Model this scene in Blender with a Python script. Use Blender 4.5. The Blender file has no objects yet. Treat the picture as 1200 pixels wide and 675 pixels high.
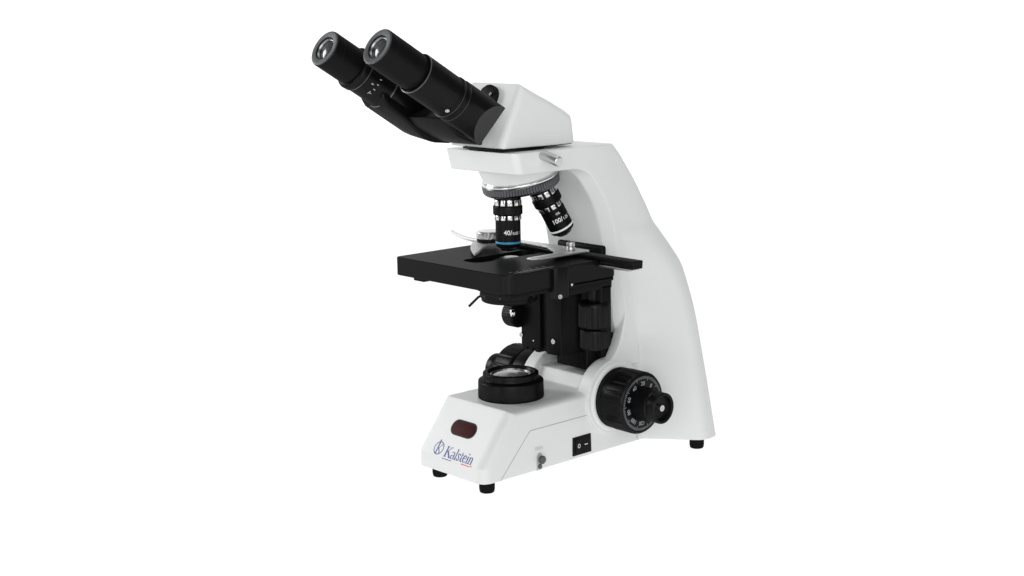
import bpy, bmesh, math, random
import numpy as np
from mathutils import Vector, Matrix

random.seed(4)
S = 0.001                     # all lengths below are millimetres
scene = bpy.context.scene
COL = scene.collection
PI = math.pi
rad = math.radians

# ------------------------------------------------------------------ camera
AZ, PITCH, ROLL = 0.836894, 0.185481, -0.017394
fwd = Vector((-math.sin(AZ) * math.cos(PITCH), math.cos(AZ) * math.cos(PITCH), -math.sin(PITCH)))
rt = Vector((math.cos(AZ), math.sin(AZ), 0))
up = rt.cross(fwd)
cr, sr = math.cos(ROLL), math.sin(ROLL)
cx_, cy_ = rt * cr + up * sr, up * cr - rt * sr
cam = bpy.data.cameras.new('camera')
cam_ob = bpy.data.objects.new('camera', cam)
COL.objects.link(cam_ob)
CAM_MM = Vector((889.1165, -798.7637, 381.4139))
M = Matrix((cx_, cy_, -fwd)).transposed().to_4x4()
M.translation = CAM_MM * S
cam_ob.matrix_world = M
cam.sensor_width = 36.0
cam.lens = 1709.67 / 1200 * 36.0
cam.clip_start = 0.02
cam.clip_end = 50
scene.camera = cam_ob

# ------------------------------------------------------------------ studio light
world = bpy.data.worlds.new('World')
scene.world = world
world.use_nodes = True
world.node_tree.nodes['Background'].inputs['Color'].default_value = (1, 1, 1, 1)
world.node_tree.nodes['Background'].inputs['Strength'].default_value = .15

def area(name, loc, target, sx, sy, power, color=(1, 1, 1)):
    l = bpy.data.lights.new(name, 'AREA')
    l.shape = 'RECTANGLE'
    l.size, l.size_y, l.energy, l.color = sx, sy, power, color
    o = bpy.data.objects.new(name, l)
    COL.objects.link(o)
    o.location = loc
    d = Vector(target) - Vector(loc)
    o.rotation_euler = d.to_track_quat('-Z', 'Y').to_euler()
    return o

F2 = Vector((fwd.x, fwd.y, 0)).normalized()          # away from the camera, level
R2 = Vector((F2.y, -F2.x, 0))                        # to the right of the camera
def st(f, r, z):
    return F2 * f + R2 * r + Vector((0, 0, z))
area('softbox_key', st(-0.87, -0.96, .3), (0, 0, .17), .22, .9, 1.6)
area('softbox_top', st(0.0, 0.1, 1.3), (0, .05, .1), 0.8, 0.8, 4)
area('softbox_front', st(-1.45, 0.05, 0.55), (0, .02, .14), 1.1, 0.9, 11.4)
area('fill_left', st(0.5, -1.4, 0.62), (0, 0, .07), 0.5, 0.8, 13)  # added out-of-frame lamp, brightens the base top beneath the stage
area('softbox_fill', st(-1.1, 0.95, 0.5), (0, 0, .15), 0.13, 0.9, 1.6)
# added lamps under and behind the translucent sheet whiten it and hide contact shadows
area('under_sheet_fill', st(0.55, 0, -0.32), st(0.55, 0, 0), 6.5, 6.5, 132)
area('back_sheet_fill', st(2.6, .3, 0.95), st(2.0, .3, 0.95), 6.5, 3.8, 80)

scene.view_settings.view_transform = 'Standard'
scene.view_settings.look = 'None'
scene.view_settings.exposure = 0.0
scene.view_settings.gamma = 1.0
scene.cycles.use_denoising = True
scene.cycles.max_bounces = 10
scene.cycles.sample_clamp_indirect = 8.0

# ------------------------------------------------------------------ materials
def principled(name, color, rough, metal=0.0, spec=0.5, coat=0.0, coat_rough=0.1, bump=0.0, bump_scale=900.0,
               var=0.0, var_scale=60.0, rough_var=0.0):
    m = bpy.data.materials.new(name)
    m.use_nodes = True
    nt = m.node_tree
    b = nt.nodes['Principled BSDF']
    b.inputs['Base Color'].default_value = (*color, 1)
    b.inputs['Roughness'].default_value = rough
    b.inputs['Metallic'].default_value = metal
    b.inputs['Specular IOR Level'].default_value = spec
    b.inputs['Coat Weight'].default_value = coat
    b.inputs['Coat Roughness'].default_value = coat_rough
    tc = nt.nodes.new('ShaderNodeTexCoord')
    if bump:
        n = nt.nodes.new('ShaderNodeTexNoise')
        n.inputs['Scale'].default_value = bump_scale
        n.inputs['Detail'].default_value = 3
        nt.links.new(tc.outputs['Object'], n.inputs['Vector'])
        bp = nt.nodes.new('ShaderNodeBump')
        bp.inputs['Strength'].default_value = bump
        bp.inputs['Distance'].default_value = 0.0004
        nt.links.new(n.outputs['Fac'], bp.inputs['Height'])
        nt.links.new(bp.outputs['Normal'], b.inputs['Normal'])
    if var or rough_var:
        n2 = nt.nodes.new('ShaderNodeTexNoise')
        n2.inputs['Scale'].default_value = var_scale
        n2.inputs['Detail'].default_value = 4
        nt.links.new(tc.outputs['Object'], n2.inputs['Vector'])
        if var:
            mx = nt.nodes.new('ShaderNodeMix')
            mx.data_type = 'RGBA'
            mx.inputs['A'].default_value = (*[c * (1 - var) for c in color], 1)
            mx.inputs['B'].default_value = (*[min(1, c * (1 + var)) for c in color], 1)
            nt.links.new(n2.outputs['Fac'], mx.inputs['Factor'])
            nt.links.new(mx.outputs['Result'], b.inputs['Base Color'])
        if rough_var:
            mr = nt.nodes.new('ShaderNodeMapRange')
            mr.inputs['From Min'].default_value = 0.3
            mr.inputs['From Max'].default_value = 0.7
            mr.inputs['To Min'].default_value = max(0.02, rough - rough_var)
            mr.inputs['To Max'].default_value = rough + rough_var
            nt.links.new(n2.outputs['Fac'], mr.inputs['Value'])
            nt.links.new(mr.outputs['Result'], b.inputs['Roughness'])
    return m

def black_finish(name, color, rough, f0=.012, fmax=.10, bump=.1, bump_scale=1500.0, rough_var=.05):
    """deep black lacquer: dark body under a thin, weakly reflecting surface"""
    m = bpy.data.materials.new(name)
    m.use_nodes = True
    nt = m.node_tree
    nt.nodes.clear()
    N, Lk = nt.nodes.new, nt.links.new
    out = N('ShaderNodeOutputMaterial')
    df, gl, mx = N('ShaderNodeBsdfDiffuse'), N('ShaderNodeBsdfGlossy'), N('ShaderNodeMixShader')
    df.inputs['Color'].default_value = (*color, 1)
    gl.inputs['Color'].default_value = (1, 1, 1, 1)
    tc = N('ShaderNodeTexCoord')
    n1, n2 = N('ShaderNodeTexNoise'), N('ShaderNodeTexNoise')
    n1.inputs['Scale'].default_value = bump_scale
    n2.inputs['Scale'].default_value = 90
    n2.inputs['Detail'].default_value = 4
    Lk(tc.outputs['Object'], n1.inputs['Vector'])
    Lk(tc.outputs['Object'], n2.inputs['Vector'])
    bp = N('ShaderNodeBump')
    bp.inputs['Strength'].default_value = bump
    bp.inputs['Distance'].default_value = .0003
    Lk(n1.outputs['Fac'], bp.inputs['Height'])
    mr = N('ShaderNodeMapRange')
    mr.inputs['From Min'].default_value, mr.inputs['From Max'].default_value = .3, .7
    mr.inputs['To Min'].default_value, mr.inputs['To Max'].default_value = max(.03, rough - rough_var), rough + rough_var
    Lk(n2.outputs['Fac'], mr.inputs['Value'])
    Lk(mr.outputs['Result'], gl.inputs['Roughness'])
    fr = N('ShaderNodeFresnel')
    fr.inputs['IOR'].default_value = 1.45
    fm = N('ShaderNodeMapRange')
    fm.inputs['From Min'].default_value, fm.inputs['From Max'].default_value = .034, .6
    fm.inputs['To Min'].default_value, fm.inputs['To Max'].default_value = f0, fmax
    Lk(fr.outputs['Fac'], fm.inputs['Value'])
    for nd in (df, gl):
        Lk(bp.outputs['Normal'], nd.inputs['Normal'])
    Lk(fm.outputs['Result'], mx.inputs['Fac'])
    Lk(df.outputs[0], mx.inputs[1])
    Lk(gl.outputs[0], mx.inputs[2])
    Lk(mx.outputs[0], out.inputs['Surface'])
    return m

MAT = dict(
    white=principled('white_enamel', (.715, .727, .723), .42, spec=.35, bump=.05, bump_scale=700, var=.012, var_scale=30),
    black=black_finish('black_anodised', (.0036, .0036, .0038), .32, .013, .06),
    stage=black_finish('black_stage_lacquer', (.0045, .0045, .0047), .33, .013, .085, bump=.06, bump_scale=2500, rough_var=.03),
    plastic=black_finish('black_plastic', (.004, .004, .0043), .32, .014, .06),
    matt=black_finish('matt_black', (.0036, .0036, .0036), .42, .010, .05),
    rubber=black_finish('black_rubber', (.004, .004, .004), .55, .006, .04),
    hinge=black_finish('charcoal_face', (.045, .045, .047), .55, .012, .05),
    chrome=principled('polished_chrome', (.70, .70, .70), .20, metal=1.0, rough_var=.04),
    satin=principled('satin_steel', (.58, .58, .58), .34, metal=1.0, bump=.06, bump_scale=1500, rough_var=.06),
    holder=principled('brushed_holder', (.62, .62, .63), .45, metal=1.0, bump=.05, rough_var=.05),
    blasted=principled('blasted_steel', (.62, .62, .62), .55, metal=.35, bump=.06),
    gunmetal=principled('dark_steel', (.10, .102, .108), .22, metal=1.0, bump=.05, rough_var=.06),
    rim=principled('eyepiece_rim', (.032, .034, .037), .5, spec=.5, bump=.1),
    lever=principled('clear_lever', (.72, .72, .72), .30, spec=.5),
    white_ink=principled('white_ink', (.85, .85, .85), .5),
    grey_ink=principled('grey_ink', (.42, .43, .43), .5),
    tick_ink=principled('dim_white_ink', (.40, .42, .44), .5),
    navy=principled('navy_ink', (.018, .045, .27), .45),
    red=principled('red_ink', (.72, .05, .07), .45),
    blue=principled('blue_band', (.03, .29, .55), .35),
    bezel=principled('display_bezel', (.020, .018, .018), .55, spec=.15),
    display=principled('red_window', (.042, .004, .005), .5, spec=.06),
    seam=principled('seam_shade', (.42, .42, .42), .7),  # grey for the shade in the cover groove; also fills the latch slot
    edge_line=principled('worn_edge', (.12, .12, .12), .35, metal=.6),
    silver_edge=principled('silver_edge', (.5, .5, .5), .28, metal=1.0),
)

def glass_mat(name, color, rough, spec_tint=None):
    m = bpy.data.materials.new(name)
    m.use_nodes = True
    b = m.node_tree.nodes['Principled BSDF']
    b.inputs['Base Color'].default_value = (*color, 1)
    b.inputs['Roughness'].default_value = rough
    b.inputs['Transmission Weight'].default_value = 1.0
    b.inputs['IOR'].default_value = 1.52
    return m
MAT['glass'] = glass_mat('lens_glass', (.95, .96, .96), .02)
MAT['frost'] = principled('frosted_lens', (.16, .155, .155), .22, spec=.4, coat=.3, coat_rough=.08, var=.15, var_scale=160)
MAT['lens'] = principled('coated_lens', (.05, .052, .057), .16, spec=.45, coat=.25, coat_rough=.10, var=.4, var_scale=180)
MAT['lens_metal'] = principled('lens_cell', (.28, .285, .29), .3, metal=1.0)

m = bpy.data.materials.new('white_translucent_sheet')
m.use_nodes = True
nt = m.node_tree
nt.nodes.clear()
out = nt.nodes.new('ShaderNodeOutputMaterial')
tr = nt.nodes.new('ShaderNodeBsdfTranslucent')
df = nt.nodes.new('ShaderNodeBsdfDiffuse')
tr.inputs['Color'].default_value = (.95, .95, .95, 1)
df.inputs['Color'].default_value = (.9, .9, .9, 1)
mix = nt.nodes.new('ShaderNodeMixShader')
mix.inputs['Fac'].default_value = 0.12
nt.links.new(tr.outputs[0], mix.inputs[1])
nt.links.new(df.outputs[0], mix.inputs[2])
nt.links.new(mix.outputs[0], out.inputs['Surface'])
MAT['sheet'] = m

# ------------------------------------------------------------------ builders (mm)
def link(name, bm_or_mesh, mat, parent=None, smooth=38, label=None):
    if isinstance(bm_or_mesh, bmesh.types.BMesh):
        me = bpy.data.meshes.new(name)
        bm_or_mesh.normal_update()
        bm_or_mesh.to_mesh(me)
        bm_or_mesh.free()
    else:
        me = bm_or_mesh
        me.name = name
    me.transform(Matrix.Scale(S, 4))
    mats = mat if isinstance(mat, (list, tuple)) else [mat]
    for k in mats:
        me.materials.append(MAT[k])
    if smooth:
        me.polygons.foreach_set('use_smooth', [True] * len(me.polygons))
        me.set_sharp_from_angle(angle=rad(smooth))
    o = bpy.data.objects.new(name, me)
    COL.objects.link(o)
    if parent:
        o.parent = parent
    if label:
        o['label'] = label
    return o

def frame(origin, axis, e0=None):
    a = Vector(axis).normalized()
    if e0 is None:
        e0 = Vector((1, 0, 0)) if abs(a.x) < .9 else Vector((0, 0, 1))
    e0 = Vector(e0)
    e0 = (e0 - a * e0.dot(a)).normalized()
    e1 = a.cross(e0)
    return Vector(origin), a, e0, e1

def soften(prof, r=0.5, n=3, closed=False):
    """round the inner corners of an open (radius, height) profile"""
    out = [Vector(prof[0])]
    for i in range(1, len(prof) - 1):
        p, a, b = Vector(prof[i]), Vector(prof[i - 1]), Vector(prof[i + 1])
        da, db = (a - p), (b - p)
        la, lb = da.length, db.length
        if la < 1e-6 or lb < 1e-6:
            continue
        t = min(r, la * .45, lb * .45)
        pa, pb = p + da / la * t, p + db / lb * t
        for k in range(n + 1):
            u = k / n
            out.append(pa * (1 - u) ** 2 + p * 2 * u * (1 - u) + pb * u * u)
    out.append(Vector(prof[-1]))
    return out

def lathe(bm, prof, fr, seg=64, mod=None, r=0.5, mat_of=None):
    """revolve (radius, height) about the frame's axis; radius 0 closes the end"""
    O, a, e0, e1 = fr
    pts = soften(prof, r) if r else [Vector(p) for p in prof]
    rings = []
    for p in pts:
        if p.x < 1e-6:
            rings.append([bm.verts.new(O + a * p.y)])
        else:
            ring = []
            for k in range(seg):
                t = 2 * PI * k / seg
                rr = p.x * (mod(t, p.x, p.y) if mod else 1)
                ring.append(bm.verts.new(O + a * p.y + (e0 * math.cos(t) + e1 * math.sin(t)) * rr))
            rings.append(ring)
    for q in range(len(rings) - 1):
        A, B = rings[q], rings[q + 1]
        for k in range(seg):
            k2 = (k + 1) % seg
            if len(A) == 1 and len(B) == 1:
                continue
            if len(A) == 1:
                f = bm.faces.new((A[0], B[k], B[k2]))
            elif len(B) == 1:
                f = bm.faces.new((A[k], B[0], A[k2]))
            else:
                f = bm.faces.new((A[k], B[k], B[k2], A[k2]))
            if mat_of:
                f.material_index = mat_of((pts[q] + pts[q + 1]) / 2)
    bmesh.ops.recalc_face_normals(bm, faces=bm.faces)
    return bm

def flutes(n, depth, h0, h1, rmin, duty=.5, soft=.18):
    def f(t, r, h):
        if h < h0 or h > h1 or r < rmin:
            return 1
        u = (t / (2 * PI) * n) % 1.0
        d = abs(u - .5) * 2                     # 0 in the groove middle, 1 on the ridge middle
        k = min(1, max(0, (d - (1 - duty)) / soft + .5))
        return 1 - depth * (1 - k)
    return f

def new(): return bmesh.new()

def rbox(bm, x0, x1, y0, y1, z0, z1, r=1.0, seg=3, mtx=None):
    tmp = bmesh.new()
    bmesh.ops.create_cube(tmp, size=1)
    for v in tmp.verts:
        v.co = Vector((x0 + (v.co.x + .5) * (x1 - x0), y0 + (v.co.y + .5) * (y1 - y0), z0 + (v.co.z + .5) * (z1 - z0)))
    if r:
        r = min(r, .45 * min(abs(x1 - x0), abs(y1 - y0), abs(z1 - z0)))
        bmesh.ops.bevel(tmp, geom=tmp.edges[:], offset=r, segments=seg, profile=.5, affect='EDGES')
    merge(bm, tmp, mtx)

def merge(bm, tmp, mtx=None):
    mp = {}
    for v in tmp.verts:
        mp[v] = bm.verts.new(mtx @ v.co if mtx else v.co)
    for f in tmp.faces:
        g = bm.faces.new([mp[v] for v in f.verts])
        g.material_index = f.material_index
    tmp.free()

def prism(bm, poly, fn, t0, t1, r=0.8, seg=3):
    """extrude a polygon of (u, v) between t0 and t1; fn(u, v, t) gives the point"""
    tmp = bmesh.new()
    A = [tmp.verts.new(fn(u, v, t0)) for u, v in poly]
    B = [tmp.verts.new(fn(u, v, t1)) for u, v in poly]
    tmp.faces.new(A)
    tmp.faces.new(B[::-1])
    n = len(poly)
    for k in range(n):
        tmp.faces.new((A[k], B[k], B[(k + 1) % n], A[(k + 1) % n]))
    bmesh.ops.recalc_face_normals(tmp, faces=tmp.faces)
    if r:
        bmesh.ops.bevel(tmp, geom=[e for e in tmp.edges if e.calc_face_angle(0) > .45], offset=r, segments=seg,
                        profile=.5, affect='EDGES', clamp_overlap=True)
    merge(bm, tmp)

def fillet2(poly, radii, n=6):
    """round the corners of a closed 2-D polygon; constant point count"""
    out = []
    N = len(poly)
    for i in range(N):
        p, a, b = Vector(poly[i]), Vector(poly[i - 1]), Vector(poly[(i + 1) % N])
        da, db = (a - p), (b - p)
        t = min(radii[i], da.length * .45, db.length * .45)
        pa = p + (da.normalized() * t if da.length > 1e-6 else da)
        pb = p + (db.normalized() * t if db.length > 1e-6 else db)
        for k in range(n + 1):
            u = k / n
            out.append(pa * (1 - u) ** 2 + p * 2 * u * (1 - u) + pb * u * u)
    return out

def loft(bm, sections):
    """closed sections (lists of points, same count), capped at both ends"""
    rings = [[bm.verts.new(p) for p in s] for s in sections]
    n = len(rings[0])
    for A, B in zip(rings, rings[1:]):
        for k in range(n):
            k2 = (k + 1) % n
            bm.faces.new((A[k], A[k2], B[k2], B[k]))
    bm.faces.new(rings[0][::-1])
    bm.faces.new(rings[-1])
    bmesh.ops.recalc_face_normals(bm, faces=bm.faces)

def tube(bm, pts, r, seg=12, r1=None):
    pts = [Vector(p) for p in pts]
    rings = []
    for i, p in enumerate(pts):
        d = (pts[min(i + 1, len(pts) - 1)] - pts[max(i - 1, 0)])
        _, a, e0, e1 = frame(p, d, (0.13, .31, .9))
        rr = r if r1 is None else r + (r1 - r) * i / (len(pts) - 1)
        rings.append([bm.verts.new(p + (e0 * math.cos(2 * PI * k / seg) + e1 * math.sin(2 * PI * k / seg)) * rr) for k in range(seg)])
    for A, B in zip(rings, rings[1:]):
        for k in range(seg):
            bm.faces.new((A[k], A[(k + 1) % seg], B[(k + 1) % seg], B[k]))
    bm.faces.new(rings[0][::-1])
    bm.faces.new(rings[-1])
    bmesh.ops.recalc_face_normals(bm, faces=bm.faces)

def spline(pts, n=10):
    P = [Vector(p) for p in pts]
    P = [P[0] * 2 - P[1]] + P + [P[-1] * 2 - P[-2]]
    out = []
    for i in range(1, len(P) - 2):
        for k in range(n):
            t = k / n
            a, b, c, d = P[i - 1:i + 3]
            out.append(.5 * ((2 * b) + (c - a) * t + (2 * a - 5 * b + 4 * c - d) * t * t + (3 * b - a - 3 * c + d) * t ** 3))
    out.append(P[-2])
    return out

def pchip(xs, ys):
    xs, ys = np.array(xs, float), np.array(ys, float)
    h = np.diff(xs)
    dl = np.diff(ys) / h
    d = np.zeros(len(xs))
    d[0], d[-1] = dl[0], dl[-1]
    for i in range(1, len(xs) - 1):
        if dl[i - 1] * dl[i] > 0:
            w1, w2 = 2 * h[i] + h[i - 1], h[i] + 2 * h[i - 1]
            d[i] = (w1 + w2) / (w1 / dl[i - 1] + w2 / dl[i])
    def f(x):
        x = min(max(x, xs[0]), xs[-1])
        i = min(max(int(np.searchsorted(xs, x)) - 1, 0), len(h) - 1)
        t = (x - xs[i]) / h[i]
        return float((2 * t**3 - 3 * t * t + 1) * ys[i] + (t**3 - 2 * t * t + t) * h[i] * d[i]
                     + (-2 * t**3 + 3 * t * t) * ys[i + 1] + (t**3 - t * t) * h[i] * d[i + 1])
    return f

def cast(o, voxel=0.8, smooth=8, factor=.5):
    """fuse overlapping solids into one casting with soft edges"""
    r = o.modifiers.new('fuse', 'REMESH')
    r.mode = 'VOXEL'
    r.voxel_size = voxel * S
    r.use_smooth_shade = True
    s = o.modifiers.new('soften', 'SMOOTH')
    s.iterations = smooth
    s.factor = factor
    dg = bpy.context.evaluated_depsgraph_get()
    me = bpy.data.meshes.new_from_object(o.evaluated_get(dg))
    o.modifiers.clear()
    old = o.data
    me.name = old.name
    o.data = me
    bpy.data.meshes.remove(old)
    o.data.polygons.foreach_set('use_smooth', [True] * len(o.data.polygons))

def text_bm(body, size=1.0, align='LEFT', spacing=1.0, bold=0.0):
    """flat lettering as a bmesh in the xy plane, 1 unit = 1 mm"""
    c = bpy.data.curves.new('lettering', 'FONT')
    c.body = body
    c.size = size
    c.align_x = align
    c.space_character = spacing
    c.resolution_u = 3
    c.offset = bold
    o = bpy.data.objects.new('lettering', c)
    COL.objects.link(o)
    dg = bpy.context.evaluated_depsgraph_get()
    me = bpy.data.meshes.new_from_object(o.evaluated_get(dg))
    bpy.data.objects.remove(o)
    bpy.data.curves.remove(c)
    bm = bmesh.new()
    bm.from_mesh(me)
    bpy.data.meshes.remove(me)
    bmesh.ops.triangulate(bm, faces=bm.faces)
    return bm

def wrap(bm, fr_up, r):
    """bend flat lettering round a cylinder: fr_up = (centre, up, facing, right)"""
    O, u, e0, e1 = fr_up
    for v in bm.verts:
        t = v.co.x / r
        v.co = O + u * v.co.y + (e0 * math.cos(t) + e1 * math.sin(t)) * r
    return bm

def place(bm, O, ex, ey):
    O, ex, ey = Vector(O), Vector(ex), Vector(ey)
    for v in bm.verts:
        v.co = O + ex * v.co.x + ey * v.co.y
    return bm

def stroke(bm, pts, w, closed=False):
    """flat ribbon of width w (number or list) along 2-D points"""
    P = [Vector((p[0], p[1], 0)) for p in pts]
    n = len(P)
    L, R = [], []
    for i in range(n):
        if closed:
            d = P[(i + 1) % n] - P[i - 1]
        else:
            d = P[min(i + 1, n - 1)] - P[max(i - 1, 0)]
        d.normalize()
        nn = Vector((-d.y, d.x, 0)) * (w[i] if isinstance(w, (list, tuple)) else w) / 2
        L.append(bm.verts.new(P[i] + nn))
        R.append(bm.verts.new(P[i] - nn))
    for i in range(n if closed else n - 1):
        j = (i + 1) % n
        bm.faces.new((L[i], R[i], R[j], L[j]))

def rect2(bm, x0, x1, y0, y1, dx=0):
    bm.faces.new([bm.verts.new((x0, y0, 0)), bm.verts.new((x1, y0, 0)), bm.verts.new((x1 + dx, y1, 0)), bm.verts.new((x0 + dx, y1, 0))])

def flat(bm):
    """face flat artwork one way"""
    for f in bm.faces:
        f.normal_update()
        if f.normal.z < 0:
            f.normal_flip()
    return bm

def screw(bm, O, axis, r=1.4, h=.8):
    lathe(bm, [(0, h * .25), (r * .45, h * .25), (r * .5, h), (r, h), (r, -.6), (0, -.6)], frame(O, axis), seg=20, r=.15)

# ------------------------------------------------------------------ the surface and background
bm = new()
prof = [(-0.5, 0.0)]
prof += [(1.45, 0.0)]
for k in range(1, 13):
    a = k / 12 * PI / 2
    prof.append((1.45 + .55 * math.sin(a), .55 - .55 * math.cos(a)))
prof += [(2.0, 2.4)]
prev = None
for f_, z_ in prof:
    a_, b_ = [bm.verts.new(st(f_, s * 2.4, z_) * 1000) for s in (-1, 1)]
    if prev:
        bm.faces.new((prev[0], prev[1], b_, a_))
    prev = (a_, b_)
back = link('backdrop', bm, 'sheet', smooth=60)
back['kind'] = 'structure'

# ------------------------------------------------------------------ the microscope
root = bpy.data.objects.new('microscope', None)
root.empty_display_size = .1
COL.objects.link(root)
root['label'] = 'white binocular laboratory microscope with black eyepieces, black stage and focus knobs, on a white surface'
root['category'] = 'microscope'

FACE = Vector((CAM_MM.x, CAM_MM.y, 0)).normalized()

# --- base casting
bm = new()
prof_base = [(-67.6, 9.8), (-67.6, 22.5), (-36, 64.5), (56, 64.5), (62, 75.5), (112, 75.5), (112, 9.8)]
def base_section(x, inset):
    return None
secs = []
# loft along x with rounded shoulders on the two long edges
W, RB = 40.0, 9.0
steps = [-1.0 + 2.0 * k / 60 for k in range(61)]
xs = []
for k in range(9):
    a = k / 8 * PI / 2
    xs.append((-W + RB * (1 - math.cos(a)), 1 - math.sin(a)))
near_side = [(-x, i) for x, i in xs[::-1]]
xs = [(-43.5 + (x + W) * .7, i * .7) for x, i in xs] + near_side
for x, i in xs:
    fr_in, top_in = RB * i, 4.0 * i          # front corners rounder than the top edge
    P = [(-67.6 + fr_in, 9.8), (-67.6 + fr_in, 22.5), (-36 + fr_in * .75, 64.5 - top_in), (56, 64.5 - top_in),
         (62, 75.5 - top_in), (112, 75.5 - top_in), (112, 9.8)]
    secs.append([Vector((x, y, z)) for y, z in P])
loft(bm, secs)
base = link('base', bm, 'white', root)
cast(base, .7, 6)

# --- arm casting: column, flared foot and head plate
RIM = pchip([9, 60, 84, 97, 108, 121, 132, 140, 160, 178, 197, 219, 241, 250, 254.5, 256.4],
            [104, 104, 104, 101, 96, 90, 88.5, 86.5, 81.5, 78, 74.5, 67.5, 53, 44.5, 36, 26])
WC = pchip([9, 120, 206, 257, 275], [40.0, 41, 42, 43.2, 43.6])
YJ = pchip([9, 73, 126, 150, 165, 180, 193, 206, 258], [119, 114, 110, 107, 102, 97, 93, 92, 60])
XO = pchip([9, 73, 126, 151, 165, 180, 193, 206, 258], [84, 75.5, 68, 63, 59, 53, 47, 42.2, 42.4])
YO = pchip([9, 73, 126, 151, 165, 180, 193, 206, 258], [154, 150, 146, 140, 136, 130, 125, 120, 75])
YB = pchip([9, 73, 126, 151, 165, 180, 193, 206, 224, 241, 256, 268, 274], [174.5, 168.5, 162, 158, 155.5, 149, 142.5, 134.8, 124.5, 113.5, 102, 92, 84.5])

def arm_section(z, yf, rf, cw=8.5):
    wc, yj, xo, yo, yb = WC(z), YJ(z), XO(z), YO(z), YB(z)
    yj = max(yj, yf + 14) if yf > 0 else yj
    yj = min(yj, yb - 14)
    yo = min(max(yo, yj + 4), yb - 6)
    half = [(wc - cw, yf), (wc, yf + cw * 1.15), (wc, yj), (xo, yo), (xo - 2.5, yb)]
    poly = [(x, y) for x, y in half] + [(-x, y) for x, y in half[::-1]]
    rr = [rf, rf, 6, 9, 8]
    return [Vector((p.x, p.y, z)) for p in fillet2(poly, rr + rr[::-1], 7)]
zs = [9.8 + (256.4 - 9.8) * k / 90 for k in range(91)]
zs += [254.0, 255.0, 255.7, 256.1]
zs = sorted(zs)
secs = [arm_section(z, RIM(z), 1.3) for z in zs]
for k in range(9):
    u = k / 8
    secs.append(arm_section(256.4 + u * 17.3, -27.0 - 4.5 * u, 3, 3.5))
bm = new()
loft(bm, secs)
for s in (-1, 1):                                            # round bosses of the focus shaft and the webs above them
    lathe(bm, [(0, 29), (33, 29), (33, 42.8), (0, 42.8)], frame((0, 82, 56), (s, 0, 0)), seg=96, r=1.0)
    lathe(bm, [(0, 41), (28.6, 41), (28.6, 45.0), (0, 45.0)], frame((0, 82, 56), (s, 0, 0)), seg=96, r=.8)
    prism(bm, [(66, 82), (76.5, 87.5), (84, 92), (89.5, 100), (93.3, 110), (96, 121), (98, 131), (101, 142), (114, 142), (114, 80)], lambda u, v, t: Vector((t, u, v)), s * 30, s * 41.2, r=1.2)
arm = link('arm', bm, 'white', root)
cast(arm, .65, 4)

# --- feet
for x, y in ((-30, -55), (30, -55), (70, 158), (-70, 158)):
    bm = new()
    lathe(bm, [(0, 0), (5.9, 0), (6.5, 3), (6.5, 10.5), (0, 10.5)], frame((x, y, 0), (0, 0, 1)), seg=32, r=.9)
    link('foot', bm, 'rubber', root)

# --- lower cover line on the right flank, and the notch line where base meets arm
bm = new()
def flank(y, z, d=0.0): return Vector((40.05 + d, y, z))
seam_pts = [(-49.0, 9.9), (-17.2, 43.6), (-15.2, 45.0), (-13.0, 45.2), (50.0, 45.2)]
tube(bm, [flank(y, z) for y, z in seam_pts], .3, 8)  # raised strip; the groove's shade is put into its grey colour
seam_ob = link('cover_seam_shade', bm, 'seam', base)
bm = new()
tube(bm, [(40.3, 113.6, 10), (40.3, 113.6, 24)], .8, 8)
link('joint_strip', bm, 'white', base)

# --- light collector
bm = new()
lathe(bm, [(0, 64), (27.6, 64), (27.9, 66), (27.6, 79), (25.5, 80.2), (23.6, 80.6), (23.6, 85.6), (21.2, 86.4), (19.6, 86.2),
           (18.6, 83.4), (17.4, 83.0), (17.0, 80), (0, 80)], frame((0, 0, 0), (0, 0, 1)), seg=128, r=.7)
lc = link('light_collector', bm, 'black', root)
bm = new()
lathe(bm, [(17.6, 83.0), (17.4, 84.0), (16.6, 84.1), (16.3, 82.6)], frame((0, 0, 0), (0, 0, 1)), seg=96, r=.1)
link('lens_ring', bm, 'lens_metal', lc)
bm = new()
lathe(bm, [(16.6, 82.4), (14.5, 83.6), (11, 84.7), (6, 85.6), (0, 85.9)], frame((0, 0, 0), (0, 0, 1)), seg=96, r=0)
link('lens', bm, 'frost', lc)

# --- sloped front: display window and printed mark
SO, SX = Vector((0, -67.6, 22.5)), Vector((1, 0, 0))
SY = Vector((0, 31.6, 42.0)).normalized()
SN = SX.cross(SY)
def slope(x, s, d=0.0): return SO + SX * x + SY * s + SN * d
def capsule(cx, cs, hw, hh, n=14):
    pts = []
    for sgn in (1, -1):
        for k in range(n + 1):
            a = -PI / 2 + PI * k / n
            pts.append((cx + sgn * ((hw - hh) + hh * math.cos(a)), cs + sgn * hh * math.sin(a)))
    return pts
DS = 28.4
bm = new()
prism(bm, capsule(-2.8, DS, 15.3, 7.1), lambda u, v, t: slope(u, v, t), -2, .45, r=.3)
win = link('display_window', bm, 'bezel', root)
bm = new()
prism(bm, capsule(-2.8, DS, 13.9, 5.7), lambda u, v, t: slope(u, v, t), -1, .62, r=.15)
link('red_filter', bm, 'display', win)

def art(bm, d=.12):
    flat(bm)
    for v in bm.verts:
        v.co = slope(v.co.x, v.co.y, d + v.co.z)
    return bm
bm = new()
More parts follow.
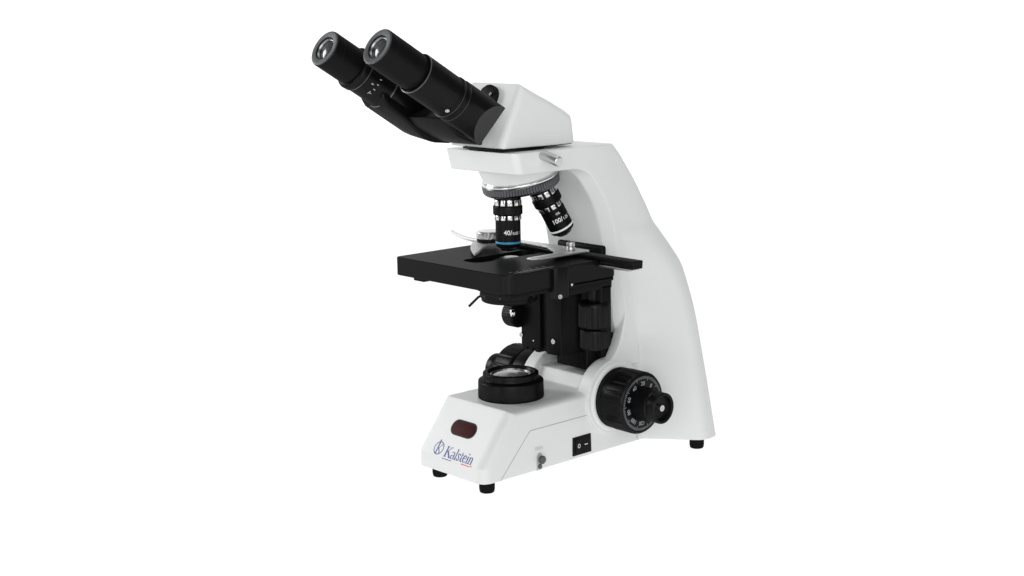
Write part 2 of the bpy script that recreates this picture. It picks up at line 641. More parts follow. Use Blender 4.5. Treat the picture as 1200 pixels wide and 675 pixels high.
# round emblem: ring with a K whose stem rises through the top
cx0, cs0 = -20.2, 7.0
ring = [(cx0 + 5.3 * math.cos(2 * PI * k / 40), cs0 + 5.5 * math.sin(2 * PI * k / 40)) for k in range(40)]
stroke(bm, ring, .85, closed=True)
stroke(bm, [(cx0 - 1.3, cs0 - 4.9), (cx0 - 1.3, cs0 + 7.4)], 1.35)
stroke(bm, [(cx0 - 2.6, cs0 + 6.9), (cx0 - 1.0, cs0 + 7.2)], .6)
stroke(bm, [(cx0 - .6, cs0 - .3), (cx0 + 1.2, cs0 + 1.7), (cx0 + 2.4, cs0 + 3.4)], [.5, .55, .7])
stroke(bm, [(cx0 - .1, cs0 + .2), (cx0 + 1.5, cs0 - 2.2), (cx0 + 3.0, cs0 - 4.4)], [.8, 1.1, .9])
stroke(bm, [(cx0 + 1.4, cs0 + 3.5), (cx0 + 3.3, cs0 + 3.5)], .4)
link('emblem', art(bm), 'navy', base, smooth=0)

# serif word, drawn letter by letter (cap height 1)
def arc(cx, cy, rx, ry, a0, a1, n=12):
    return [(cx + rx * math.cos(rad(a0 + (a1 - a0) * k / n)), cy + ry * math.sin(rad(a0 + (a1 - a0) * k / n))) for k in range(n + 1)]
TH, HL = .135, .05
def serif(b, x, y, w=.2): stroke(b, [(x - w / 2, y), (x + w / 2, y)], HL)
def L_K(b):
    stroke(b, [(.16, 0), (.16, 1)], TH + .02); serif(b, .16, .025, .3); serif(b, .16, .975, .3)
    stroke(b, [(.2, .42), (.62, .96)], .065); serif(b, .62, .975, .26)
    stroke(b, [(.32, .58), (.70, .03)], TH + .02); serif(b, .72, .025, .28)
    return .80
def L_a(b):
    stroke(b, arc(.21, .47, .155, .17, 165, 10) + [(.37, .12), (.42, .04), (.48, .05)], [.08] * 4 + [.07] * 5 + [.11] * 4 + [.13, .09, .05])
    stroke(b, [(.36, .38)] + arc(.20, .17, .155, .155, 80, 300), [.05] * 3 + [.11] * 8 + [.07] * 3)
    return .48
def L_l(b):
    stroke(b, [(.12, 0), (.12, 1.02)], TH - .015); serif(b, .12, .025, .24); serif(b, .07, .99, .13)
    return .25
def L_s(b):
    pts = spline([(.32, .5), (.27, .61), (.17, .63), (.08, .53), (.17, .37), (.29, .24), (.30, .11), (.17, .03), (.07, .09), (.05, .19)], 5)
    stroke(b, [(p[0], p[1]) for p in [(q.x, q.y) for q in [Vector((a.x, a.y)) for a in pts]]], .09)
    return .39
def L_t(b):
    stroke(b, [(.13, .84), (.13, .16), (.17, .05), (.25, .03), (.31, .09)], [.06, TH, TH, .10, .04])
    stroke(b, [(.02, .62), (.29, .62)], .055)
    return .32
def L_e(b):
    stroke(b, [(.06, .39), (.38, .39)] , .055)
    stroke(b, arc(.22, .34, .165, .31, 12, 325, 20), [.06] * 5 + [.12] * 10 + [.07] * 6)
    return .43
def L_i(b):
    stroke(b, [(.12, 0), (.12, .64)], TH - .015); serif(b, .12, .025, .24); serif(b, .07, .62, .13)
    stroke(b, [(.12, .80), (.12, .93)], .14)
    return .25
def L_n(b):
    stroke(b, [(.12, 0), (.12, .64)], TH - .015); serif(b, .12, .025, .22); serif(b, .07, .62, .13)
    stroke(b, [(.16, .5)] + arc(.28, .46, .125, .18, 130, 0) + [(.405, 0)], [.05] * 4 + [.09] * 6 + [TH - .015] * 5)
    serif(b, .41, .025, .22)
    return .53
word = new()
x = 0
for fn in (L_K, L_a, L_l, L_s, L_t, L_e, L_i, L_n):
    b = new()
    adv = fn(b)
    for v in b.verts:
        v.co = Vector(((v.co.x + x), v.co.y, 0))
    merge(word, b)
    x += adv
SC = 9.4
for i, v in enumerate(word.verts):
    v.co = Vector((-11.2 + v.co.x * 35.5 / x, 1.5 + v.co.y * SC, 0))
link('lettering', art(word, .14), 'navy', base, smooth=0)
bm = new()
rect2(bm, -11.4, .2, -.55, .05)
link('tagline', art(bm), 'navy', base, smooth=0)
bm = new()
q = -0.2
xx = 12.5
for w_ in (1.5, .8, 1.2, .5, 1.3, .9, 1.1, .7, 1.0, .9):
    rect2(bm, xx, xx + w_, q - .3, q + .55)
    xx += w_ + .12
rect2(bm, 24.4, 25.6, q + .1, q + 1.2)
link('tagline', art(bm), 'red', base, smooth=0)

# --- right flank: power switch, latch, pictogram
bm = new()
prism(bm, [(32.6, 12.4), (55.2, 12.4), (54.6, 28.8), (32.8, 28.8)], lambda u, v, t: Vector((t, u, v)), 37, 40.7, r=.6)
sw = link('power_switch', bm, 'plastic', root)
bm = new()
prism(bm, [(35.2, 14.6), (43.6, 14.2), (43.6, 27), (35.2, 27)], lambda u, v, t: Vector((t + (43.6 - u) * .10, u, v)), 39, 41.0, r=.5)
prism(bm, [(43.6, 14.2), (52.6, 14.2), (52.4, 27), (43.6, 27)], lambda u, v, t: Vector((t + (u - 43.6) * .03, u, v)), 39, 41.0, r=.5)
rk = link('rocker', bm, 'black', sw)
bm = new()
stroke(bm, [(39.4 + 1.4 * math.cos(2 * PI * k / 24), 20.6 + 1.6 * math.sin(2 * PI * k / 24)) for k in range(24)], .55, closed=True)
for v in bm.verts: v.co = Vector((41.05 + (43.6 - v.co.x) * .10, v.co.x, v.co.y))
b2 = new(); rect2(b2, 46.4, 49.8, 20.2, 20.9)
for v in b2.verts: v.co = Vector((41.1 + (v.co.x - 43.6) * .03, v.co.x, v.co.y))
merge(bm, b2)
link('switch_marks', bm, 'white_ink', sw, smooth=0)
bm = new()
prism(bm, [(-8.9, 9.6), (-2.6, 9.6), (-2.6, 21.5), (-3.6, 23.6), (-5.75, 24.6), (-7.9, 23.6), (-8.9, 21.5)], lambda u, v, t: Vector((t, u, v)), 38, 40.25, r=.1)
la = link('cover_latch', bm, 'seam', root)
bm = new()
lathe(bm, [(0, 0), (1.6, 0), (1.6, 2.2), (3.5, 2.4), (3.5, 4.2), (0, 4.4)], frame((39.5, -4.8, 18.6), (1, 0, 0)), seg=36, r=.4)
lathe(bm, [(0, 0), (2.0, 0), (2.0, 1.6), (0, 1.6)], frame((39.5, -5.6, 12.6), (1, 0, 0)), seg=24, r=.3)
link('screw', bm, 'gunmetal', la)
bm = new()
for i, dy in enumerate((-9.2, -6.2, -3.2)):                       # faint three-sign pictogram
    stroke(bm, [(dy - 1, 26.6), (dy - 1, 29.6)], .35); stroke(bm, [(dy + 1, 26.6), (dy + 1, 29.6)], .35)
    stroke(bm, [(dy - 1, 29.5), (dy + 1, 29.5)], .35); stroke(bm, [(dy - 1, 28.1), (dy + 1, 28.1)], .35)
for v in bm.verts: v.co = Vector((40.12, v.co.x, v.co.y))
link('pictogram', bm, 'grey_ink', base, smooth=0)

# --- focus knobs (both sides)
KY, KZ = 82, 56
def focus_knob(s):
    fr = frame((0, KY, KZ), (s, 0, 0), (0, 0, 1))
    d = 0 if s > 0 else 14
    bm = new()
    lathe(bm, [(0, 44), (26.2, 44), (26.4, 47.6), (25.3, 48.0), (25.3, 50.2), (26.4, 50.6), (26.4, 53 + d * .8), (0, 53 + d * .8)], fr, seg=96, r=.4)
    R0 = 26.8 if s > 0 else 27.0
    lathe(bm, [(0, 52 + d), (R0 - .8, 52 + d), (R0, 54 + d), (R0, 72.4 + d), (R0 - 1.2, 74.4 + d), (24.2, 75.2 + d), (23.8, 74.6 + d), (0, 74.6 + d)], fr, seg=320,
          mod=flutes(20, .035, 55 + d, 73.4 + d, 25.9, duty=.75), r=.6)
    k = link('coarse_focus_knob', bm, 'plastic', root)
    bm = new()
    lathe(bm, [(0, 73 + d), (14.6, 73 + d), (14.3, 76.5 + d), (13.6, 89 + d), (12.9, 90.4 + d), (13.2, 91.6 + d), (13.2, 98.2 + d), (12.3, 98.9 + d), (10.6, 98.5 + d),
               (9.6, 94.5 + d), (0, 94 + d)], fr, seg=240, mod=flutes(60, .018, 76 + d, 88.8 + d, 12, duty=.6, soft=.4), r=.35)
    fk = link('fine_focus_knob', bm, 'plastic', k)
    bm = new()
    lathe(bm, [(0, 96.6 + d), (.9, 96.6 + d), (1.0, 97.4 + d), (2.7, 97.4 + d), (2.9, 94 + d), (0, 94 + d)], fr, seg=32, r=.2)
    link('screw', bm, 'satin', fk)
    return k
kr = focus_knob(1)
focus_knob(-1)
# dial on the near knob: ticks and numbers, reading clockwise
bm = new()
for k in range(100):
    a = 2 * PI * k / 100
    big = k % 10 == 0
    r0, r1, hw = (19.6 if big else 21.2), 23.4, .16
    c_, s_ = math.cos(a), math.sin(a)
    quad = []
    for rr, w_ in ((r0, -hw), (r1, -hw), (r1, hw), (r0, hw)):
        quad.append(bm.verts.new((74.75, KY + rr * c_ - w_ * s_, KZ + rr * s_ + w_ * c_)))
    bm.faces.new(quad)
tk = link('dial_ticks', bm, 'tick_ink', kr, smooth=0)
bm = new()
for i in range(10):
    b = text_bm(str(20 * i), 4.9, 'CENTER', bold=.03)
    a = rad(160 + 36 * (i - 3))
    rad_dir = Vector((0, math.cos(a), math.sin(a)))
    ex = Vector((0, math.sin(a), -math.cos(a)))
    place(b, Vector((74.78, KY, KZ)) + rad_dir * 15.6, ex, rad_dir)
    merge(bm, b)
link('dial_numbers', bm, 'tick_ink', kr, smooth=0)

# --- focusing carriage between base and stage
bm = new()
rbox(bm, -30, -6, 40, 66, 97, 166, 1.0)
rbox(bm, -8, 6, 43, 66, 95, 166, .8)
rbox(bm, 4, 22, 38, 66, 95, 166, 1.2)
rbox(bm, -16, 26, 60, 84, 100, 168, 1.0)
rbox(bm, -10, 28, 63, 104, 80, 108, 1.6)
rbox(bm, -34, 30, 70, 84, 108, 158, 1.0)
for x_ in (-27, -19, -11):
    rbox(bm, x_ - 3, x_ + 3, 41, 60, 93.5, 99, 1.0)
car = link('focus_carriage', bm, 'matt', root)
bm = new()
rbox(bm, -19, 36, 73.6, 80, 90, 187.6, 2.4)
link('slide_plate', bm, 'matt', root)
bm = new()
screw(bm, (-29.2, 39.9, 106.6), (0, -1, 0), 2.2, 1.0)
link('screw', bm, 'satin', car)
bm = new(); screw(bm, (13.3, 37.9, 107.3), (0, -1, 0), 2.2, 1.0); link('screw', bm, 'satin', car)
bm = new(); screw(bm, (-13.8, 39.9, 103.6), (0, -1, 0), .8, .5); link('screw', bm, 'chrome', car)

# --- stage
ZS = 184.0
bm = new()
outer = fillet2([(-70, -64.3), (70, -64.3), (70, 55), (-70, 55)], [3.5, 11, 3.5, 3.5], 8)
hole = fillet2([(-15, -41), (7, -41), (7, 32), (-15, 32)], [10] * 4, 10)   # long axis runs front to back
def ringpts(poly, z): return [bm.verts.new((p.x, p.y, z)) for p in poly]
c0 = .6
def inset(poly, d):
    n = len(poly); c = Vector((0, -4.6)); res = []
    for p in poly:
        v = Vector(p) - c
        res.append(Vector(p) - Vector((math.copysign(min(d, abs(v.x)), v.x), math.copysign(min(d, abs(v.y)), v.y))))
    return res
top = ringpts(inset(outer, c0), ZS)
e1_ = ringpts(outer, ZS - c0)
e2_ = ringpts(outer, 169.0)
bot = ringpts(inset(outer, .5), 168.5)
ht, hb = ringpts(hole, ZS), ringpts(hole, 168.5)
def side(A, B):
    n = len(A)
    for k in range(n):
        bm.faces.new((A[k], A[(k + 1) % n], B[(k + 1) % n], B[k]))
side(top, e1_); side(e1_, e2_); side(e2_, bot); side(ht, hb)
def annulus(O, H):
    es = [bm.edges.get((O[k], O[(k + 1) % len(O)])) for k in range(len(O))] + [bm.edges.get((H[k], H[(k + 1) % len(H)])) for k in range(len(H))]
    bmesh.ops.triangle_fill(bm, edges=es, use_beauty=True)
annulus(top, ht); annulus(bot, hb)
bmesh.ops.recalc_face_normals(bm, faces=bm.faces)
stg = link('stage', bm, 'stage', root, smooth=30)
# two notches' worth of lower rail along the front underside
for x0_, x1_, y1_, zl_ in ((34, 69, 54, 164.8), (-50, -36, 30, 165.8)):
    bm = new()
    rbox(bm, x0_, x1_, -62, y1_, zl_, 169.4, 1.2)
    link('stage_rail', bm, 'matt', stg)
bm = new()
rbox(bm, 16, 68, 2, 53, 158.8, 168.6, 1.2)
rbox(bm, 24, 69, 8, 54, 166, 176, 1.2)
link('stage_bracket', bm, 'matt', stg)
bm = new()
prism(bm, [(68, -17.6), (73.0, -17.6), (74.4, -15), (74.4, -4), (73.0, -1.4), (68, -1.4)], lambda u, v, t: Vector((u, v, t)), 159.5, 184.6, r=.8)
lug = link('stage_lug', bm, 'stage', stg)
bm = new(); screw(bm, (74.2, -13.0, 161.6), (1, -.2, 0), 1.9, .9); link('screw', bm, 'satin', lug)
bm = new(); screw(bm, (70, 4.3, 168.2), (1, 0, 0), 1.1, .5); link('screw', bm, 'chrome', stg)
# ruled scale along the right edge of the stage top
bm = new()
for k in range(60):
    y_ = -51 + k * .70
    l_ = 3.2 if k % 10 == 0 else (2.2 if k % 5 == 0 else 1.2)
    bm.faces.new([bm.verts.new(p) for p in ((64.6, y_, 184.08), (64.6, y_ + .36, 184.08), (64.6 - l_, y_ + .36, 184.08), (64.6 - l_, y_, 184.08))])
for k in range(6):
    b = text_bm(str(k * 10 + 50), 2.6, 'CENTER')
    place(b, (59.4, -51 + k * 7.0, 184.08), (0, 1, 0), (-1, 0, 0))
    merge(bm, b)
link('stage_scale', bm, 'tick_ink', stg, smooth=0)

# --- mechanical stage: cross bar, slide holder, finger, hub, lever
bm = new()
rbox(bm, -30, 109, 34, 46, 184.2, 187.2, .8)
rbox(bm, 72, 109, 34.6, 45.5, 182.9, 184.8, .3)
rbox(bm, 72, 109, 34, 45.5, 180.6, 183.3, .6)
bar = link('cross_bar', bm, 'stage', root)
bm = new()
rbox(bm, 72, 106, 33.4, 45, 179.0, 180.7, .3)
link('rail_edge', bm, 'satin', bar)
bm = new()
hp = [(-34, 47.5), (47, 47.5), (50, 44), (49, -6), (44.5, -15.5), (39, -15.5), (38, -12), (38, 14), (31, 23), (20, 29), (8, 36), (-34, 38)]
prism(bm, hp, lambda u, v, t: Vector((u, v, t)), 187.3, 188.8, r=.3)
sh = link('slide_holder', bm, 'holder', root)
bm = new()
lathe(bm, [(0, 189), (3.5, 189), (3.5, 191), (3.0, 191.3), (3.0, 191.9), (3.5, 192.2), (3.5, 195), (3.0, 195.5), (0, 195.5)], frame((37, 36, 0), (0, 0, 1)), seg=48, r=.25)
link('thumb_screw', bm, 'satin', sh)
bm = new(); screw(bm, (31.0, 19.5, 184.2), (0, 0, 1), 1.6, .9); link('screw', bm, 'chrome', sh)
# curved spring finger
bm = new()
outerc = spline([(-58, 24, 0), (-53, 8, 0), (-40, -7, 0), (-27, -17, 0), (-13, -26, 0)], 8)
innerc = spline([(-13, -26, 0), (-19, -17, 0), (-29, -4, 0), (-37, 8, 0), (-40, 24, 0), (-49, 31, 0)], 8)
fp = [(p.x, p.y) for p in outerc] + [(p.x, p.y) for p in innerc[1:]]
prism(bm, fp, lambda u, v, t: Vector((u, v, t + max(0, (-u - 20)) * .06)), 186.0, 188.2, r=.25)
fg = link('spring_finger', bm, 'blasted', sh)
bm = new()
H0 = (-43, 17, 0)
lathe(bm, [(0, 190.2), (10.8, 190.2), (10.8, 193.0), (0, 193.0)], frame(H0, (0, 0, 1)), seg=64, r=.4)
link('spring_housing', bm, 'black', sh)
bm = new()
lathe(bm, [(0, 193), (11.2, 193), (11.4, 194), (11.2, 198.4), (10.2, 199.4), (0, 199.8)], frame(H0, (0, 0, 1)), seg=200, mod=flutes(60, .02, 193.6, 198.2, 11), r=.5)
link('cap', bm, 'satin', sh)
bm = new()
tube(bm, spline([(-96, 19.5, 192.9), (-88, 17.5, 191.8), (-74, 14.5, 190.6), (-60, 12.5, 190.4), (-48, 12, 190.8)], 8), 1.8, 12)
link('lever', bm, 'lever', sh)

# --- coaxial stage drive knobs hanging at the right rear
DKX, DKY = 57, 43
bm = new()
fr = frame((DKX, DKY, 0), (0, 0, 1), FACE)
lathe(bm, [(0, 144), (5.0, 144), (5.0, 160), (0, 160)], fr, seg=40, r=.3)
dk = link('drive_shaft', bm, 'plastic', root)
bm = new()
rbox(bm, 61, 68, 40, 52, 112, 162, 1)
link('drive_guard', bm, 'matt', dk)
bm = new()
lathe(bm, [(0, 125.8), (12.2, 125.8), (13.4, 127), (13.4, 144.6), (12.4, 147.0), (10.8, 147.6), (0, 147.6)], fr, seg=256,
      mod=flutes(16, .045, 127.4, 145, 12.6, duty=.8), r=.6)
link('stage_drive_knob', bm, 'plastic', dk)
bm = new()
lathe(bm, [(0, 107.6), (10.8, 107.6), (12.0, 109), (12.0, 123.0), (11.2, 124.6), (6, 125), (6, 126), (0, 126)], fr, seg=256,
      mod=flutes(16, .04, 109, 123.5, 11.3, duty=.8), r=.6)
link('stage_drive_knob', bm, 'plastic', dk)

# --- condenser under the stage
bm = new()
fr = frame((0, 0, 0), (0, 0, 1))
lathe(bm, [(0, 169), (28.6, 169), (28.6, 158.4), (27, 156.8), (24.4, 156.4), (24.4, 150.4), (23.4, 149.6), (23.4, 147.6), (22, 146.6), (16, 146.4), (0, 146.4)], fr, seg=96, r=.5)
lathe(bm, [(0, 168), (15, 168), (13.4, 180.6), (9, 182.2), (0, 182.2)], fr, seg=64, r=.5)
rbox(bm, -28, 28, 0, 52, 156, 165, 1)
cond = link('condenser', bm, 'black', root)
bm = new()
lathe(bm, [(8.6, 182.0), (5, 182.9), (0, 183.2)], frame((-4, 6, 0), (0, 0, 1)), seg=48, r=0)
link('lens', bm, 'frost', cond)
bm = new()
tube(bm, [(-15, -17, 151.5), (-17, -19.5, 150), (-21, -25, 143.5), (-21.8, -26, 142.4)], 1.05, 10)
link('aperture_lever', bm, 'black', cond)
bm = new()
for a in (200, 232, 262, 300):
    screw(bm, (24.3 * math.cos(rad(a)), 24.3 * math.sin(rad(a)), 153), (math.cos(rad(a)), math.sin(rad(a)), 0), .9, .5)
link('screw', bm, 'gunmetal', cond)
bm = new()
fr = frame((-36, 38, 124.5), (-1, 0, 0))
lathe(bm, [(0, -8), (10.2, -8), (11.4, -6.5), (11.4, 4), (10, 6), (7, 6.6), (0, 6.6)], fr, seg=128, mod=flutes(32, .02, -6, 4, 11, duty=.6), r=.7)
ck = link('condenser_knob', bm, 'plastic', cond)
bm = new()
lathe(bm, [(0, 0), (3.0, 0), (3.4, 1.2), (3.0, 4), (0, 4.4)], frame((-28, 31, 127.5), (-.3, -1, 0)), seg=32, r=.6)
link('screw', bm, 'chrome', cond)

# --- nosepiece
BETA = rad(12.5)
AX = Vector((0, math.sin(BETA), -math.cos(BETA)))            # turret axis, pointing down
RM = 17.3
MNT = Vector((0, 0, 232))                                    # where the objective in use screws in
CEN = MNT + Vector((0, RM * math.cos(BETA), RM * math.sin(BETA)))
DC = CEN - AX * 4.8                                            # the turret disc
fr = frame(DC, AX, (1, 0, 0))
# white fixed collar: from a wide ring under the head plate to the tilted turret
bm = new()
_, a_, q0, q1 = fr
secs = []
for k in range(13):
    u = k / 12
    ring = []
    for j in range(72):
        t = 2 * PI * j / 72
        lo = DC - AX * 10.4 + (q0 * math.cos(t) + q1 * math.sin(t)) * 30.5
        hi = Vector((0, 12, 258.5)) + (Vector((1, 0, 0)) * math.cos(t) + Vector((0, -1, 0)) * math.sin(t)) * 35.0
        w_ = u ** .85
        ring.append(lo * (1 - w_) + hi * w_)
    secs.append(ring)
loft(bm, secs)
link('turret_collar', bm, 'white', root)
bm = new()
lathe(bm, [(0, -11.6), (30.4, -11.6), (30.6, -10.4), (31.6, -10.2), (32.4, -9.2), (32.2, -7.6), (0, -7.6)], fr, seg=128, r=.4)
npc = link('nosepiece', bm, 'chrome', root)
bm = new()
lathe(bm, [(0, -8), (32.0, -8), (32.6, -7.2), (32.6, -1.4), (31.5, .2), (27, 1.0), (0, 1.2)], fr, seg=480, mod=flutes(80, .02, -6.8, -1.6, 31.5, duty=.6, soft=.3), r=.4)
link('grip_ring', bm, 'gunmetal', npc)

# --- objectives
def objective(name_label, pos, d, band, big, small, extra=None, lab_ang=-21, dlen=0.0, h0=-1.0):
    pos, d = Vector(pos), Vector(d).normalized()
    fr = frame(pos, d)
    up_ = -d
    toc = (CAM_MM - pos).normalized()
    e0 = (toc - up_ * toc.dot(up_)).normalized()
    e1 = up_.cross(e0)
    bm = new()
    lathe(bm, [(0, h0), (11.0, h0), (11.0, 5.0), (11.9, 5.3), (12.25, 5.9), (12.25, 12.0), (11.8, 12.7), (10.9, 12.9), (10.9, 16.8), (10.4, 17.2),
               (10.4, 34.6 + dlen), (10.4, 37.8 + dlen), (9.6, 39.4 + dlen), (7.2, 40.6 + dlen), (6.6, 41.8 + dlen), (5.4, 42.6 + dlen), (4.6, 42.6 + dlen), (0, 42.2 + dlen)],
          fr, seg=96, r=.4)
    ob = link('objective', bm, 'black', root, label=name_label)
    bm = new()
    for h1, h2, rr in ((0.0, 5.0, 11.7), (13.0, 17.0, 11.35)):
        for j in range(12):
            aa = 2 * PI * (j + .3) / 12
            poly = []
            for q in range(5):
                an = aa + (q / 4 - .5) * .33
                poly.append((rr * math.cos(an), rr * math.sin(an)))
            for q in range(4, -1, -1):
                an = aa + (q / 4 - .5) * .33
                poly.append(((rr - 1.4) * math.cos(an), (rr - 1.4) * math.sin(an)))
            prism(bm, poly, lambda u, v, tt: pos + d * tt + e0 * u + e1 * v, h1 + .1, h2 - .1, r=.15, seg=2)
    link('grip_flats', bm, 'chrome', ob)
    bm = new()
    lathe(bm, [(10.2, 34.9 + dlen), (10.52, 34.9 + dlen), (10.52, 36.6 + dlen), (10.2, 36.6 + dlen)], fr, seg=96, r=.1)
    link('colour_band', bm, band, ob)
    bm = new()
    lathe(bm, [(8.6, 39.9 + dlen), (6.9, 41.0 + dlen), (6.2, 42.3 + dlen), (5.6, 42.9 + dlen), (4.8, 42.9 + dlen)], fr, seg=64, r=.2)
    link('nose_ring', bm, 'chrome', ob)
    # engraving round the barrel
    bm = text_bm(big, 5.4, 'LEFT', bold=.09)
    wdt = max(v.co.x for v in bm.verts)
    b2 = text_bm(small, 3.4, 'LEFT', bold=.05)
    for v in b2.verts: v.co.x += wdt + .35
    merge(bm, b2)
    if extra:
        b3 = text_bm(extra, 2.6, 'LEFT', bold=.04)
        for v in b3.verts: v.co.x += wdt * .62; v.co.y += 6.6
        merge(bm, b3)
    x0 = rad(lab_ang) * 10.4
    for v in bm.verts: v.co.x += x0
    wrap(bm, (pos + d * (28.7 + dlen * .75), up_, e0, e1), 10.5)
    link('engraving', bm, 'white_ink', ob, smooth=0)
    return ob
objective('vertical objective with a blue ring', MNT, (0, 0, -1), 'blue', '40/', '0.65  160/0.17', lab_ang=-20, h0=-4)
objective('slanting objective with a white ring', (13.6, 26.2, 238.3), (.161, .441, -.883), 'white_ink', '100/', '1.25  160/0.17', extra='OIL', lab_ang=-30, dlen=0.5, h0=-5)

# --- set screw that locks the head
bm = new()
fr = frame((41.5, -.5, 271.3), (math.cos(rad(13)), 0, -math.sin(rad(13))))
lathe(bm, [(0, -3), (2.6, -3), (2.6, 2.0), (4.2, 2.2), (4.2, 20.6), (3.5, 21.4), (0, 21.5)], fr, seg=144, mod=flutes(24, .05, 3, 20.2, 4, duty=.6), r=.35)
link('lock_screw', bm, 'satin', root)

# --- binocular head
bm = new()
lathe(bm, [(0, 273), (31, 273), (31, 275.2), (29, 277.5), (0, 277.5)], frame((0, 0, 0), (0, 0, 1)), seg=96, r=.3)
rbox(bm, -12, 31, -37, 44, 275.6, 277.3, .5)
link('dovetail', bm, 'black', root)
bm = new()
hp = [(-35.6, 276.8), (48.6, 276.2), (47.6, 285), (46.6, 294), (44.8, 299.5), (38.6, 303.6), (21.5, 312.2), (7.4, 318.6), (-6, 325.0), (-11.6, 327.6)]
tmp = bmesh.new()
A = [tmp.verts.new((-32.5, y, z)) for y, z in hp]
B = [tmp.verts.new((32.5, y, z)) for y, z in hp]
tmp.faces.new(A); tmp.faces.new(B[::-1])
for k in range(len(hp)):
    k2 = (k + 1) % len(hp)
    tmp.faces.new((A[k], B[k], B[k2], A[k2]))
bmesh.ops.recalc_face_normals(tmp, faces=tmp.faces)
ed = []
for e in tmp.edges:
    zlow = all(v.co.z < 277 for v in e.verts)
    if zlow:
        continue
    dx = abs(e.verts[0].co.x - e.verts[1].co.x) > 1
    if not dx:
        ed.append(e)
bmesh.ops.bevel(tmp, geom=ed, offset=6.0, segments=6, profile=.5, affect='EDGES', clamp_overlap=True)
merge(bm, tmp)
hd = link('head_housing', bm, 'white', root)
cast(hd, .7, 9)

# --- eyepiece tubes
TD = Vector((0, .860, -.510)).normalized()                   # from the eye end down into the head
TN = Vector((1, 0, 0)).cross(TD)
if TN.z < 0: TN = -TN
EY = Vector((0, -151.8, 360.2))
FAR = Vector((-35.2, -.4, -1.4))
def eye_tube(s, near):
    fr = frame(EY + (Vector((30.5, 0, 0)) if near else FAR), TD, (1, 0, 0))
    bm = new()
    if near:
        lathe(bm, [(0, 40), (15.6, 40), (16.4, 40.6), (16.5, 42), (16.5, 74.6), (15.9, 75.2), (15.9, 77), (17.3, 77.6), (17.3, 79.6), (16.2, 80.0), (16.2, 82.6),
                   (17.4, 83.2), (17.6, 84), (17.8, 131), (0, 131)], fr, seg=96, r=.35)
    else:
        lathe(bm, [(0, 29), (15.2, 29), (17.0, 30.4), (17.4, 32), (17.0, 36), (16.3, 37), (16.3, 62), (17.2, 63), (17.4, 74), (17.6, 104), (0, 104)], fr, seg=96, r=.5)
    if near:
        # the tube's inner end is sliced where it meets the white head
        p_ = Vector((30.5, -41.6, 295.4))
        vw = (CAM_MM - p_).normalized()
        wv = (vw - TD * vw.dot(TD)).normalized()
        n_ = (wv * 28.6 + TD * 18).normalized()
        mv = TD.cross(wv)
        n2 = mv.cross(vw).normalized()
        if n2.dot(TD) < 0: n2 = -n2
        for no in (n_, n2):
            bmesh.ops.bisect_plane(bm, geom=bm.verts[:] + bm.edges[:] + bm.faces[:], plane_co=p_, plane_no=no, clear_outer=True)
            ee = [e for e in bm.edges if e.is_boundary]
            bmesh.ops.holes_fill(bm, edges=ee)
        for f in bm.faces:
            f.normal_update()
            if abs(f.normal.dot(n_)) > .999 and abs((f.calc_center_median() - p_).dot(n_)) < .05:
                f.material_index = 1
    t_ = link('eyepiece_tube', bm, ['black', 'hinge'], root)
    # eyepiece proper
    bm = new()
    lathe(bm, [(8.6, 3.2), (8.8, 1.2), (9.6, .3), (13.6, 0), (14.6, .5), (14.9, 1.6), (14.9, 8), (14.7, 8.4), (14.9, 8.8), (14.9, 35 if near else 28), (14.3, 37.2 if near else 29.5), (13.8, 41.5), (0, 41.5)], fr, seg=96, r=.3,
          mat_of=lambda p: 1 if p.y < .45 and p.x > 9 else 0)
    ep = link('eyepiece', bm, ['matt', 'rim'], t_)
    bm = new()
    lathe(bm, [(8.8, 1.4), (8.3, 2.4), (7.9, 2.6), (7.7, 4.4)], fr, seg=64, r=.1)
    link('lens_cell', bm, 'lens_metal', ep)
    bm = new()
    lathe(bm, [(8.0, 4.0), (6.5, 3.2), (3.5, 2.5), (0, 2.3)], fr, seg=64, r=0)
    link('lens', bm, 'lens', ep)
    bm = new()
    if near:
        lathe(bm, [(16.0, 40.3), (16.5, 40.5), (16.55, 40.9), (16.3, 41.1)], fr, seg=96, r=.05)
        lathe(bm, [(17.0, 77.5), (17.26, 77.6), (17.26, 77.9), (17.0, 78.0)], fr, seg=96, r=.05)
        lathe(bm, [(17.2, 83.2), (17.46, 83.4), (17.48, 83.6), (17.2, 83.8)], fr, seg=96, r=.05)
    else:
        lathe(bm, [(17.0, 62.6), (17.3, 62.9), (17.32, 63.4), (17.0, 63.7)], fr, seg=96, r=.05)
        lathe(bm, [(16.8, 35.4), (17.1, 35.7), (17.12, 36.0), (16.8, 36.4)], fr, seg=96, r=.1)
    link('silver_line', bm, 'edge_line', t_)
    return t_, fr
tr_, frr = eye_tube(1, True)
tl_, frl = eye_tube(-1, False)

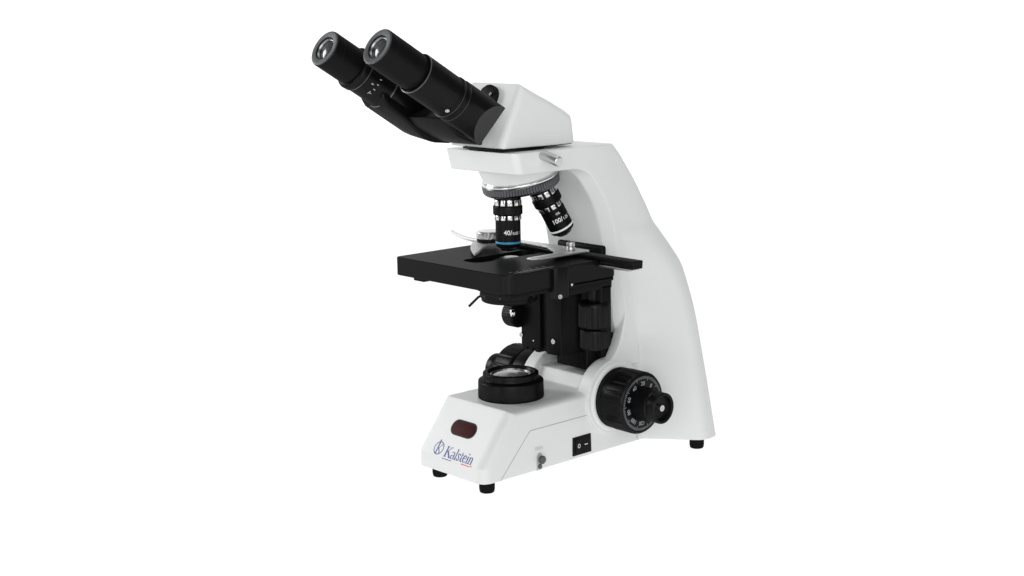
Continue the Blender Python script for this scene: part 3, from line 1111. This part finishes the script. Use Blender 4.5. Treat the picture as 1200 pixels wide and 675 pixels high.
# dioptre marks on the far tube
toc = (CAM_MM - (EY + FAR)).normalized()
e0 = (toc - TD * toc.dot(TD)).normalized()
e1 = TD.cross(e0)
bm = new()
O_ = EY + FAR
def on_barrel(h, t, r=16.42): return O_ + TD * h + (e0 * math.cos(t) + e1 * math.sin(t)) * r
for j, t in enumerate((-30, -14, 2, 18, 34)):
    w_ = .022
    hh = (46.6, 48.6)
    bm.faces.new([bm.verts.new(on_barrel(h, rad(t) + w)) for h, w in ((hh[0], -w_), (hh[1], -w_), (hh[1], w_), (hh[0], w_))])
for h, w in ((42.0, .03),):
    bm.faces.new([bm.verts.new(on_barrel(a, rad(8) + b)) for a, b in ((h, -w), (h + 2.2, -w), (h + 2.2, w), (h, w))])
for t0, t1, h in ((28, 40, 46.0),):
    bm.faces.new([bm.verts.new(on_barrel(a, rad(b))) for a, b in ((h, t0), (h, t1), (h + .5, t1), (h + .5, t0))])
link('dioptre_marks', bm, 'grey_ink', tl_, smooth=0)

# locking screw on the near tube
bm = new()
toc = (CAM_MM - (EY + Vector((30.5, 0, 0)))).normalized()
e0n = (toc - TD * toc.dot(TD)).normalized()
e1n = TD.cross(e0n)
pt = lambda h, t, r: EY + Vector((30.5, 0, 0)) + TD * h + (e0n * math.cos(rad(t)) + e1n * math.sin(rad(t))) * r
d_ = (pt(0, 34, 1) - pt(0, 34, 0))
screw(bm, pt(73.5, 34, 16.6), d_, 1.7, .6)
link('screw', bm, 'satin', tr_)

# hinge body that carries the two tubes
bm = new()
wp = [(-110, 324), (-109.6, 318), (-105.8, 311.8), (-87.5, 300.6), (-68.9, 289.4), (-62, 286.4), (-58, 285.4), (-50, 284.6),
      (-42, 283.6), (-42, 296), (-50, 312), (-72, 324), (-80, 320), (-88, 316), (-100, 320), (-106, 324)]
prism(bm, wp, lambda u, v, t: Vector((t, u, v - (t + 50) / 30 * 4.5 * min(1, max(0, (u + 92) / 22)) * (v < 305))), -50, -20, r=2.0)
wp2 = [(-88, 304), (-80, 296), (-70, 289), (-58, 284), (-46, 280.2), (-46, 290), (-60, 312)]
prism(bm, wp2, lambda u, v, t: Vector((t, u, v)), -21, 24, r=2.0)
hb_ = link('hinge_body', bm, 'black', root)
bm = new()
screw(bm, (-44, -110.5, 320.5), (-.3, -.9, .1), 1.8, 1.4)
link('screw', bm, 'black', hb_)
bm = new()
screw(bm, (-20, -54, 284.5), (1, -.2, -.3), 1.1, .5)
link('screw', bm, 'satin', hb_)
# round hinge cap on the sloping front of the head
bm = new()
fn = Vector((0, -.90, .43)).normalized()
lathe(bm, [(0, -6), (10.5, -6), (10.5, .6), (9.9, 1.2), (0, 1.25)], frame((0, -20.5, 316.5), fn), seg=64, r=.4)
hc = link('hinge_cap', bm, 'black', root)
bm = new()
screw(bm, Vector((6.0, -20.5, 318.5)) + fn * 1.2, fn, 1.5, .5)
link('screw', bm, 'gunmetal', hc)
